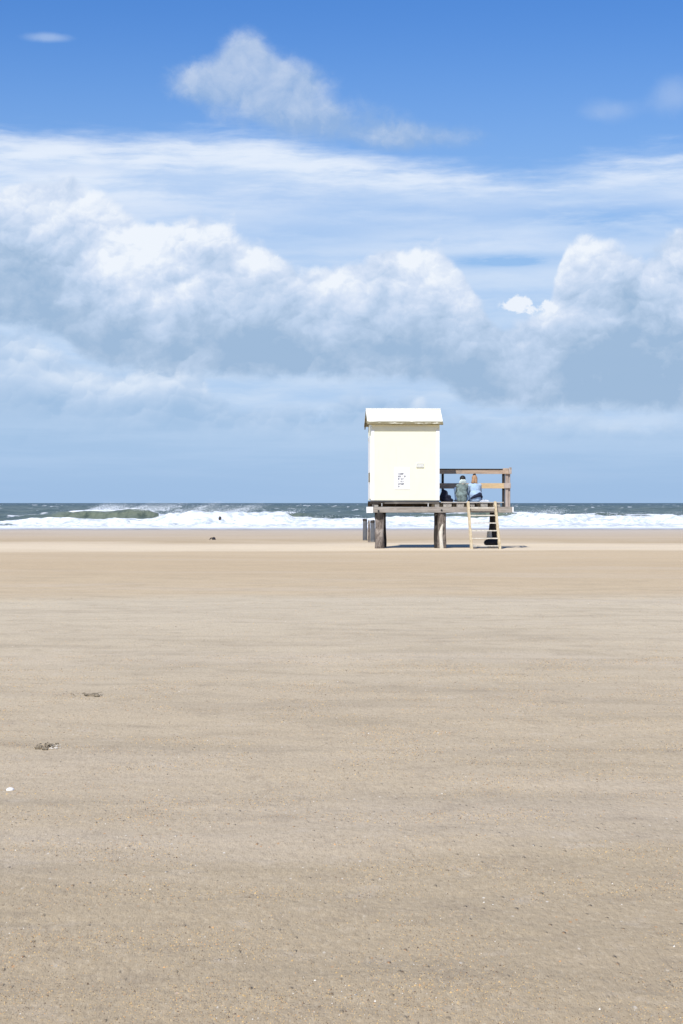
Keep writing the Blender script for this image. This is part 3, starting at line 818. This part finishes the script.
# lettering: six short lines, too small to be read in the photograph
def letters(bm):
    rows = [(473.9, [(.0, .5, 0), (.7, 1, 1), (1.8, 2, 1), (3.0, 1.6, 1), (4.2, .8, 1)]),
            (476.4, [(.0, 1.6, 1), (1.4, 1.4, 1), (4.0, .8, 0), (5.4, 1.5, 2)]),
            (478.9, [(.0, 1.2, 2), (1.4, .6, 0), (2.6, 1.5, 2), (4.4, .7, 0)]),
            (481.5, [(.0, 1.2, 0), (2.0, .8, 0), (3.0, 1.0, 1), (4.8, .6, 0)]),
            (484.0, [(.0, 1.5, 2), (1.6, 1.0, 2), (2.8, 1.5, 2), (4.3, 1.2, 2)]),
            (486.6, [(.0, 1.0, 2), (1.2, .8, 0)])]
    rr = random.Random(5)
    for py, items in rows:
        for off, w, wt in items:
            xa = lx(398.0+off*1.12); W = w/32*1.05; hgt = .040+.006*wt; zc = lz(py)
            st = .006+.003*wt
            k = max(1, int(W/.03+.5))
            for i in range(k):
                x = xa+i*W/k; ww = W/k*.8
                typ = rr.randrange(4)
                box(bm, x, x+st, -.016, -.0105, zc-hgt/2, zc+hgt/2)
                if typ != 3: box(bm, x+st, x+ww, -.016, -.0105, zc+hgt/2-st, zc+hgt/2)
                if typ in (0, 1): box(bm, x+st, x+ww, -.016, -.0105, zc-st/2, zc+st/2)
                if typ in (0, 2, 3): box(bm, x+st, x+ww, -.016, -.0105, zc-hgt/2, zc-hgt/2+st)
cpart('lettering', letters, M['ink'], NO)

# ================================================================== LADDER
LD = thing('wooden_ladder', 'pale wooden step ladder leaning against the front of the deck', 'ladder', (OX, OY, 0), RZ)
bo = -1.05
def rail(pxt, pxb):
    return (Vector((lx(pxt, -.08), -.08, lz(502.3))), Vector((lx(pxb, bo), bo, -.06)))
La, Lb = rail(468.2, 471.8); Ra, Rb = rail(495.2, 500.4)
part('ladder_rail', lambda bm: beam(bm, Lb, La, .066, .10, .006, up=(0, -1, 1)), M['ladder'], LD)
part('ladder_rail', lambda bm: beam(bm, Rb, Ra, .066, .10, .006, up=(0, -1, 1)), M['ladder'], LD)
for z in (1.27, 1.035, .80, .565, .33, .10):
    t_ = (z-Lb.z)/(La.z-Lb.z)
    a = Lb.lerp(La, t_); b_ = Rb.lerp(Ra, t_)
    part('rung', lambda bm: beam(bm, a+Vector((.033, 0, 0)), b_-Vector((.033, 0, 0)), .12, .034, .003), M['stake'], LD)

# ================================================================== PILES BEHIND
for px, w, py0, py1, mat, lab in (
    (364.9, 4.3, 541.0, 519.3, 'grey_pile', 'grey old pile, leftmost and darkest-topped of the three behind the platform'),
    (369.0, 2.0, 542.0, 521.0, 'pile', 'thin pale brown pile between two thicker grey piles behind the platform'),
    (372.6, 4.6, 541.6, 520.8, 'grey_pile', 'thick grey pile partly hidden by the platform front left post')):
    base = gp(px, py0); Yd = base.y; hh = CAMZ-(py1-HZ)/F*Yd; rr_ = w/F*Yd/2
    bm = bmesh.new(); pile(bm, 0, 0, -.6, hh, rr_*1.05, rr_*.95, seed=px, rings=12, rough=.012, ragged=.04)
    o = obj('old_pile', bm, M[mat], smooth=True); o.location = base
    tag(o, lab, 'wooden pile', 'old piles behind the platform')
    cb = bmesh.new(); pile(cb, 0, 0, hh-.07, hh+.015, rr_*1.06, rr_*1.0, seed=px+2, rings=3, rough=.008, ragged=.03)
    obj('pile_top', cb, M['dark_pile'], o, smooth=True)

# dark block at the foot of the right post
def lump(bm, sx_, sy_, sz_, seed, sub=3, rough=.25, flat=.0):
    r = bmesh.ops.create_icosphere(bm, subdivisions=sub, radius=1)
    for v in r['verts']:
        n = mn.fractal(v.co*1.4+Vector((seed, 0, 0)), 1, 2, 4)
        c = v.co*(1+rough*n)
        v.co = Vector((c.x*sx_, c.y*sy_, max(c.z, -flat if flat else -9)*sz_))
bm = bmesh.new()
dB = .75
xa, xb = lx(484.4, dB), lx(496.6, dB); za, zb_ = lz(545.2, dB), lz(538.3, dB)
prof = [(xa+.05, za), (xb, za), (xb, zb_), (xa+.13, zb_), (xa, (za+zb_)/2+.02)]
A = [bm.verts.new((x, 0, z)) for x, z in prof]; B = [bm.verts.new((x, .28, z)) for x, z in prof]
bm.faces.new(A); bm.faces.new(B[::-1])
for i in range(5): bm.faces.new((A[i], B[i], B[(i+1) % 5], A[(i+1) % 5]))
bmesh.ops.recalc_face_normals(bm, faces=bm.faces[:])
bmesh.ops.bevel(bm, geom=bm.edges[:], offset=.03, segments=3, affect='EDGES')
mz = min(v.co.z for v in bm.verts)
for v in bm.verts: v.co.z -= mz
BK = obj('black_block', bm, M['dark'], smooth=True)
BK.matrix_world = Matrix.Translation((OX, OY, 0)) @ Matrix.Rotation(RZ, 4, 'Z') @ Matrix.Translation((0, dB, max(mz, 0)-.02))
tag(BK, 'black block on the sand behind the ladder, at the foot of a post', 'block')

# ================================================================== THINGS ON THE DECK
M['skin'] = plain('skin', (.52, .33, .24), .55, .08, 30)
M['hood'] = plain('pale_mint_hood', (.60, .70, .68), .9, .1, 25, .5, .006, .2)
M['jacket_green'] = plain('sage_jacket', (.145, .19, .18), .9, .5, 8, 1.0, .03, .2)
M['jacket_dark'] = plain('teal_sleeves', (.07, .12, .14), .9, .2, 9, .6, .012, .2)
M['jacket_blue'] = plain('light_blue_jacket', (.33, .45, .60), .8, .16, 8, 1.0, .03, .2)
M['navy'] = plain('navy_cloth', (.015, .02, .045), .85, .2, 12, .5, .008)
M['jeans'] = plain('blue_jeans', (.10, .16, .28), .9, .2, 14, .5, .004)
M['darkhair'] = plain('dark_hair', (.015, .013, .014), .6, .3, 60, .6, .01)
M['ginger'] = plain('ginger_brown_hair', (.36, .215, .12), .55, .35, 50, .8, .01)
M['shoe'] = plain('dark_shoe', (.04, .04, .045), .6, .1, 20)
M['eye'] = plain('eye', (.03, .03, .03), .3, 0, 5)
M['bagpack'] = plain('dark_navy_bag', (.012, .014, .030), .85, .4, 10, .8, .02)
M['cloth'] = plain('white_cloth', (.80, .82, .86), .9, .05, 14, .8, .01)

def seated(name_label, px, d, head, cfg):
    """adult sitting on the boards, back to the camera, knees drawn up, hands clasping the shins"""
    P = thing('person', name_label, 'person')
    P.matrix_world = Matrix.Translation((OX, OY, 0)) @ Matrix.Rotation(RZ, 4, 'Z') @ Matrix.Translation((lx(px, d), d, zd))
    P.rotation_euler = P.matrix_world.to_euler()
    s = cfg['s']; V = lambda x, y, z: Vector((x*s, y*s, z*s))
    hip = V(0, 0, .11); ches = V(cfg['lean']*.5, .02, .42); neck = V(cfg['lean'], .05, .56); hd = V(cfg['lean']*1.2+head[0], .09, .70)
    sh = [V(cfg['lean']+k*.140, .03, .50) for k in (-1, 1)]
    knee = [V(k*.13, .46, .40) for k in (-1, 1)]
    ank = [V(k*.10, .62, .06) for k in (-1, 1)]
    hipj = [V(k*.09, .03, .11) for k in (-1, 1)]
    toe = [V(k*.12, .80, .035) for k in (-1, 1)]
    elb = [V(cfg['lean']+k*.175, .17, .28) for k in (-1, 1)]
    wri = [V(k*.085, .41, .26) for k in (-1, 1)]
    caps = [(hip, ches, .125*s, .135*s, (1.15, .82)), (ches, neck, .125*s, .05*s, (1.15, .8)), (neck, hd, .052*s, .055*s)]
    fin = []
    for i, k in enumerate((-1, 1)):
        caps += [(ches, sh[i], .09*s, .062*s), (sh[i], elb[i], .052*s, .042*s), (elb[i], wri[i], .040*s, .026*s),
                 (hipj[i], knee[i], .085*s, .058*s), (knee[i], ank[i], .056*s, .036*s), (ank[i], toe[i], .036*s, .026*s)]
        # palm and five fingers folding over the shin
        w = wri[i]; pc = w+V(-k*.035, .05, .005)
        caps.append((w, pc, .025*s, .030*s, (1, .7)))
        for q, (fx, ln) in enumerate(((-.028, .062), (-.010, .074), (.009, .070), (.027, .056))):
            b0 = pc+V(-k*.018, .015, fx); b1 = b0+V(-k*.55*ln, .45*ln, 0); b2 = b1+V(-k*.35*ln, -.30*ln, -.003)
            fin += [(b0, b1, .0088*s, .0078*s), (b1, b2, .0078*s, .0068*s)]
        th0 = w+V(-k*.01, .012, .026); th1 = th0+V(-k*.022, .020, .022); th2 = th1+V(-k*.024, .006, .008)
        fin += [(th0, th1, .0105*s, .0092*s), (th1, th2, .0092*s, .0078*s)]
    turn = cfg['turn']; f = Vector((math.sin(turn), math.cos(turn), -.08)); sd = Vector((math.cos(turn), -math.sin(turn), 0))
    balls = [(hd+V(0, 0, .02), (.074*s, .086*s, .098*s))]
    caps += [(hd+f*.045*s+V(0, 0, -.03), hd+f*.062*s+V(0, 0, -.055), .050*s, .034*s),           # jaw and chin
             (hd+f*.080*s+V(0, 0, .030), hd+f*.100*s+V(0, 0, .0), .009*s, .014*s),            # nose
             (hd+f*.082*s-sd*.018*s+V(0, 0, -.030), hd+f*.082*s+sd*.018*s+V(0, 0, -.030), .008*s, .008*s)]   # lips
    for k in (-1, 1): balls.append((hd+sd*(k*.076*s)+V(0, 0, .008), (.012*s, .018*s, .030*s)))
    blob('body', caps+fin, .0065, M['skin'], P, balls)
    for k in (-1, 1):
        bm = bmesh.new(); bmesh.ops.create_uvsphere(bm, u_segments=10, v_segments=8, radius=.011*s, matrix=Matrix.Translation(hd+f*.078*s+sd*(k*.030*s)+V(0, 0, .026)))
        obj('eye', bm, M['eye'], P, True)
    # jacket over torso and sleeves
    jc = [(hip+V(0, 0, -.0), ches, .142*s, .150*s, (1.08, .85)), (ches, neck+V(0, 0, -.05), .145*s, .075*s, (1.08, .85)), (hip+V(0, -.01, -.02), hip+V(0, -.02, .12), .135*s, .145*s, (1.32, 1.0)), (hip+V(-.07, -.01, -.03), hip+V(.07, -.01, -.03), .10*s, .10*s)]
    sc = []
    for i in (0, 1):
        jc.append((ches+V(0, 0, .02), sh[i], .11*s, .070*s))
        sc += [(sh[i], elb[i], .067*s, .056*s), (elb[i], elb[i].lerp(wri[i], .88), .056*s, .038*s)]
    if cfg['sleeve'] == cfg['jacket']:
        blob('jacket', jc+sc, .011, M[cfg['jacket']], P)
    else:
        J = blob('jacket', jc, .011, M[cfg['jacket']], P)
        for i in (0, 1): blob('sleeve', sc[2*i:2*i+2], .011, M[cfg['sleeve']], J)
    tc = []
    for i in (0, 1):
        tc += [(hipj[i], knee[i], .100*s, .072*s), (knee[i], knee[i].lerp(ank[i], .92), .070*s, .050*s)]
    tc.append((hipj[0]+V(0, -.01, 0), hipj[1]+V(0, -.01, 0), .115*s, .115*s))
    blob('trousers', tc, .011, M[cfg['trousers']], P)
    for i in (0, 1):
        blob('shoe', [(ank[i]+V(0, -.02, -.015), toe[i]+V(0, .0, .008), .048*s, .040*s, (1, .8)), (ank[i], ank[i]+V(0, -.01, .04), .046*s, .046*s)], .008, M['shoe'], P)
    return P, hd, f, sd, s, V
# left: sage jacket, pale hood folded up round the neck, dark hair
P1, hd, f, sd, s, V = seated('person in sage green jacket and pale hood with dark hair, beside the dark bag', 461.7, .55, (0, 0, 0),
       dict(s=1.0, lean=.035, turn=.45, jacket='jacket_green', sleeve='jacket_dark', trousers='jeans'))
blob('hair', [], .008, M['darkhair'], P1, [(hd+V(0, -.012, .045), (.094, .108, .094)), (hd+V(0, -.035, .03), (.090, .098, .085))])
blob('hood', [(hd+V(-.07, -.05, -.085), hd+V(.07, -.05, -.085), .052, .052, (1, 1)), (hd+V(-.055, -.075, -.045), hd+V(.055, -.075, -.045), .048, .048),
              (hd+V(-.03, -.09, -.015), hd+V(.03, -.09, -.015), .044, .044), (hd+V(-.07, .0, -.11), hd+V(-.04, .09, -.12), .035, .03), (hd+V(.07, .0, -.11), hd+V(.04, .09, -.12), .035, .03)], .01, M['hood'], P1)
# right: light blue jacket, navy waist band, ginger hair gathered up
P2, hd, f, sd, s, V = seated('person in light blue jacket with navy waist band and ginger hair', 475.9, .50, (0, 0, 0),
       dict(s=1.04, lean=-.025, turn=-.55, jacket='jacket_blue', sleeve='jacket_blue', trousers='jeans'))
blob('hair', [(hd+V(-.02, -.05, .0), hd+V(-.045, -.075, -.10), .070, .052), (hd+V(.03, -.05, .0), hd+V(.04, -.08, -.11), .066, .045), (hd+V(-.05, -.03, -.03), hd+V(-.085, -.04, -.12), .040, .024)],
     .008, M['ginger'], P2, [(hd+V(0, -.012, .030), (.088, .098, .100))])
blob('hair_bun', [(hd+V(-.02, -.03, .125), hd+V(.01, -.02, .135), .036, .034)], .007, M['darkhair'], P2)
blob('waist_band', [(V(-.05, -.150, .165), V(.11, -.130, .225), .050, .070), (V(-.15, -.10, .11), V(-.05, -.150, .165), .030, .050), (V(.11, -.130, .225), V(.17, -.04, .15), .060, .045)], .009, M['navy'], P2)

# bag
bg = thing('dark_bag', 'dark navy bag slumped on the deck between the cabin wall and the seated people', 'bag')
bg.matrix_world = Matrix.Translation((OX, OY, 0)) @ Matrix.Rotation(RZ, 4, 'Z') @ Matrix.Translation((lx(446.2, .6), .6, zd))
blob('bag_body', [((-.09, 0, .12), (-.05, .02, .28), .135, .10, (1.1, .8)), ((-.05, 0, .10), (.17, 0, .05), .12, .060), ((.0, .0, .16), (.10, 0, .16), .11, .06)], .012, M['bagpack'], bg)
bm = bmesh.new()
for i in range(8):
    a0 = math.pi*i/8; a1 = math.pi*(i+1)/8
    beam(bm, (-.08+.05*math.cos(a0), .0, .34+.05*math.sin(a0)), (-.08+.05*math.cos(a1), .0, .34+.05*math.sin(a1)), .025, .01)
obj('carry_loop', bm, M['navy'], bg)
bm = bmesh.new(); beam(bm, (.12, -.07, .10), (.30, -.09, .012), .03, .012, .002); beam(bm, (.02, -.09, .20), (.10, -.075, .10), .03, .012, .002); obj('strap', bm, M['navy'], bg)
# crumpled white cloth
bm = bmesh.new()
nx, ny = 26, 18; g = []
for j in range(ny+1):
    r = []
    for i in range(nx+1):
        u = i/nx-.5; v = j/ny-.5
        e = max(0, 1-(abs(u)*2)**3)*max(0, 1-(abs(v)*2)**3)
        z = .006+e*(.035+.06*abs(mn.noise(Vector((u*5, v*5, 1))))+.03*mn.noise(Vector((u*11, v*11, 3))))
        r.append(bm.verts.new((u*.34+.02*mn.noise(Vector((v*6, 1, 0))), v*.26+.02*mn.noise(Vector((u*6, 5, 0))), z)))
    g.append(r)
for j in range(ny):
    for i in range(nx): bm.faces.new((g[j][i], g[j][i+1], g[j+1][i+1], g[j+1][i]))
r = bmesh.ops.solidify(bm, geom=bm.faces[:], thickness=.004)
cl = obj('white_cloth', bm, M['cloth'], smooth=True)
cl.matrix_world = Matrix.Translation((OX, OY, 0)) @ Matrix.Rotation(RZ, 4, 'Z') @ Matrix.Translation((lx(485.0, .2), .2, zd+.004))
tag(cl, 'crumpled white cloth on the deck right of the person in light blue', 'cloth')

# ================================================================== THINGS ON THE SAND AND IN THE SURF
M['weed'] = plain('dried_seaweed', (.22, .18, .125), .9, .5, 80, .8, .006)
M['weed_pale'] = plain('pale_crumbs', (.55, .50, .42), .9, .2, 80)
M['shell_white'] = plain('bleached_shell', (.80, .77, .72), .55, .08, 60, .4, .002)
def on_sand(px, py):
    p = gp(px, py)
    for _ in range(6): p = gp(px, py, ground_h(p.x, p.y))
    return p
def weed(px, py, wpx, seed, label, tail=True):
    p = on_sand(px, py); rr = random.Random(seed); W = wpx/F*p.y
    T = thing('seaweed_clump', label, 'seaweed', p, 0, 'dried seaweed clumps on the sand')
    bm = bmesh.new()
    for i in range(11):
        x = rr.gauss(0, W*.24); y = rr.gauss(0, W*.42); q = Vector((x, y, .003))
        a = rr.uniform(0, math.pi); L = rr.uniform(.015, .06)
        pr = q
        for k in range(4):
            a += rr.uniform(-.7, .7); n = pr+Vector((math.cos(a), math.sin(a), 0))*L/3; n.z = .004+rr.uniform(0, .014)
            beam(bm, pr, n, rr.uniform(.003, .007), .004); pr = n
    tag(obj('strands', bm, M['weed'], T), kind='stuff')
    bm = bmesh.new()
    for i in range(6):
        c = Vector((rr.gauss(0, W*.2), rr.gauss(0, W*.25), .005)); r_ = bmesh.ops.create_icosphere(bm, subdivisions=2, radius=1)
        k = rr.uniform(.006, .014)
        for v in r_['verts']: v.co = c+Vector((v.co.x*k*1.7, v.co.y*k*1.5, v.co.z*k))*(1+.3*mn.noise(v.co*2+c*30))
    tag(obj('pods', bm, M['weed'], T, True), kind='stuff')
    bm = bmesh.new()
    for i in range(14):
        c = Vector((W*.42+rr.gauss(0, W*.13), rr.gauss(0, W*.3), .004)); r_ = bmesh.ops.create_icosphere(bm, subdivisions=1, radius=1)
        k = rr.uniform(.003, .008)
        for v in r_['verts']: v.co = c+Vector((v.co.x*k*1.5, v.co.y*k*1.3, v.co.z*k*.7))
    tag(obj('pale_shell_bits', bm, M['weed_pale'], T), kind='stuff')
weed(41, 748, 30, 1, 'larger dried seaweed clump with pale shell bits, nearer of the two at the left')
weed(90, 696, 18, 2, 'smaller dried seaweed clump on the sand, farther of the two at the left')
# white shell
def shell(px, py, size, label):
    p = on_sand(px, py); bm = bmesh.new()
    rings = []; n = 36; m = 9
    for j in range(m+1):
        t_ = j/m; row = []
        for i in range(n):
            a = 2*math.pi*i/n
            rad = size*.5*math.sin(t_*math.pi/2)*(1+.035*math.cos(a*12)*t_)
            hinge = 1-.25*max(0, -math.sin(a))
            row.append(bm.verts.new((rad*math.cos(a)*1.2*hinge, rad*math.sin(a)*.95-size*.12*(1-t_), size*.42*math.cos(t_*math.pi/2)+.012*size*math.cos(a*12)*t_)))
        rings.append(row)
    for a, b in zip(rings, rings[1:]):
        for i in range(n): bm.faces.new((a[i], b[i], b[(i+1) % n], a[(i+1) % n]))
    bmesh.ops.remove_doubles(bm, verts=bm.verts[:], dist=1e-6)
    o = obj('shell', bm, M['shell_white'], smooth=True); o.location = p; o.rotation_euler = (.15, 0, .5)
    tag(o, label, 'shell')
shell(10, 790.5, .036, 'white seashell lying alone on the sand near the left edge')
# dark debris beyond the drift
p = on_sand(212.5, 540.5)
T = thing('washed_up_debris', 'small hunched dark lump of washed-up debris on the sand before the surf', 'debris', p)
bm = bmesh.new(); lump(bm, .075, .06, .07, 3, 3, .5, .5)
for v in bm.verts: v.co.x += .045; v.co.z += .055
obj('dark_lump', bm, M['dark'], T, True)
bm = bmesh.new()
for i in range(8):
    a0 = math.pi*(.05+.9*i/8); a1 = math.pi*(.05+.9*(i+1)/8)
    beam(bm, (-.035+.065*math.cos(a0), 0, .02+.075*math.sin(a0)), (-.035+.065*math.cos(a1), 0, .02+.075*math.sin(a1)), .035, .032, .005)
obj('curved_stick', bm, M['pile'], T)
# dark thing in the surf
bm = bmesh.new(); lump(bm, .10, .10, .13, 9, 3, .3)
for v in bm.verts:
    k = max(.25, 1-max(0, v.co.z)/.5); v.co.x *= k; v.co.y *= k
yy = 129.0; o = obj('surf_rock', bm, M['dark_pile'], smooth=True); o.location = ((220-341.5)/F*yy, yy, .44)
tag(o, 'small dark pointed rock sticking out of the white surf on the left', 'rock')

# shell grit: thousands of tiny flakes
def grit():
    bm = bmesh.new()
    def flake(x, y, s, mi):
        z = ground_h(x, y); n = R.randint(4, 6); a0 = R.uniform(0, 6.28)
        q = [Vector((x+s*math.cos(a0+6.283*k/n)*R.uniform(.6, 1.1), y+s*math.sin(a0+6.283*k/n)*R.uniform(.6, 1.1), z-.0005)) for k in range(n)]
        top = Vector((x+R.uniform(-.3, .3)*s, y+R.uniform(-.3, .3)*s, z+s*R.uniform(.6, 1.1)))
        tv = bm.verts.new(top); qs = [bm.verts.new(k) for k in q]
        for k in range(n):
            fc = bm.faces.new((qs[k], qs[(k+1) % n], tv)); fc.material_index = mi
    n = 0
    while n < 80000:
        y = 4.6+14*R.random()**1.25 if R.random() < .85 else R.uniform(12, 30)
        x = R.uniform(-.19, .19)*y*1.12
        cl = mn.noise(Vector((x/.55, y/.42, 1)))+.7*mn.noise(Vector((x/2.2, y/1.3, 9)))+.4*mn.noise(Vector((x/.16, y/.12, 5)))
        if R.random() > .22+.85*cl: continue
        s = R.choice((.0013, .0016, .0019, .0023)) if R.random() < .975 else R.uniform(.0026, .0044)
        flake(x, y, s*(1+y*.045), R.choices((0, 1, 2, 3, 4, 5), (1.2, 34, 8, 34, 14, 18))[0])
        n += 1
    for px, py, s, mi in ((303, 868, .005, 0), (238, 1017, .006, 2), (315, 981, .005, 0), (484, 903, .005, 0), (493, 905, .004, 0), (128, 818, .007, 1), (375, 1002, .005, 0),
                          (420, 986, .006, 2), (88, 985, .007, 3), (560, 962, .007, 2), (622, 905, .004, 0), (213, 928, .006, 2), (150, 890, .005, 0), (335, 845, .006, 2), (600, 1010, .0045, 0)):
        p = on_sand(px, py); flake(p.x, p.y, s, mi)
    ms = [plain('grit_white', (.70, .66, .58), .6), plain('grit_buff', (.55, .38, .17), .8), plain('grit_orange', (.52, .29, .13), .8), plain('grit_brown', (.14, .10, .065), .8), plain('grit_grey', (.25, .23, .20), .8), plain('grit_sand', (.42, .33, .21), .9)]
    tag(obj('shell_grit', bm, ms), 'tiny broken shell fragments and grit scattered over the sand', 'shell grit', kind='stuff')
grit()

# ================================================================== RENDER SETTINGS
scene.render.engine = 'CYCLES'
scene.render.resolution_x = 683; scene.render.resolution_y = 1024
vs = scene.view_settings
vs.view_transform = 'Standard'; vs.look = 'None'; vs.exposure = EXPO; vs.gamma = 1; vs.use_curve_mapping = False
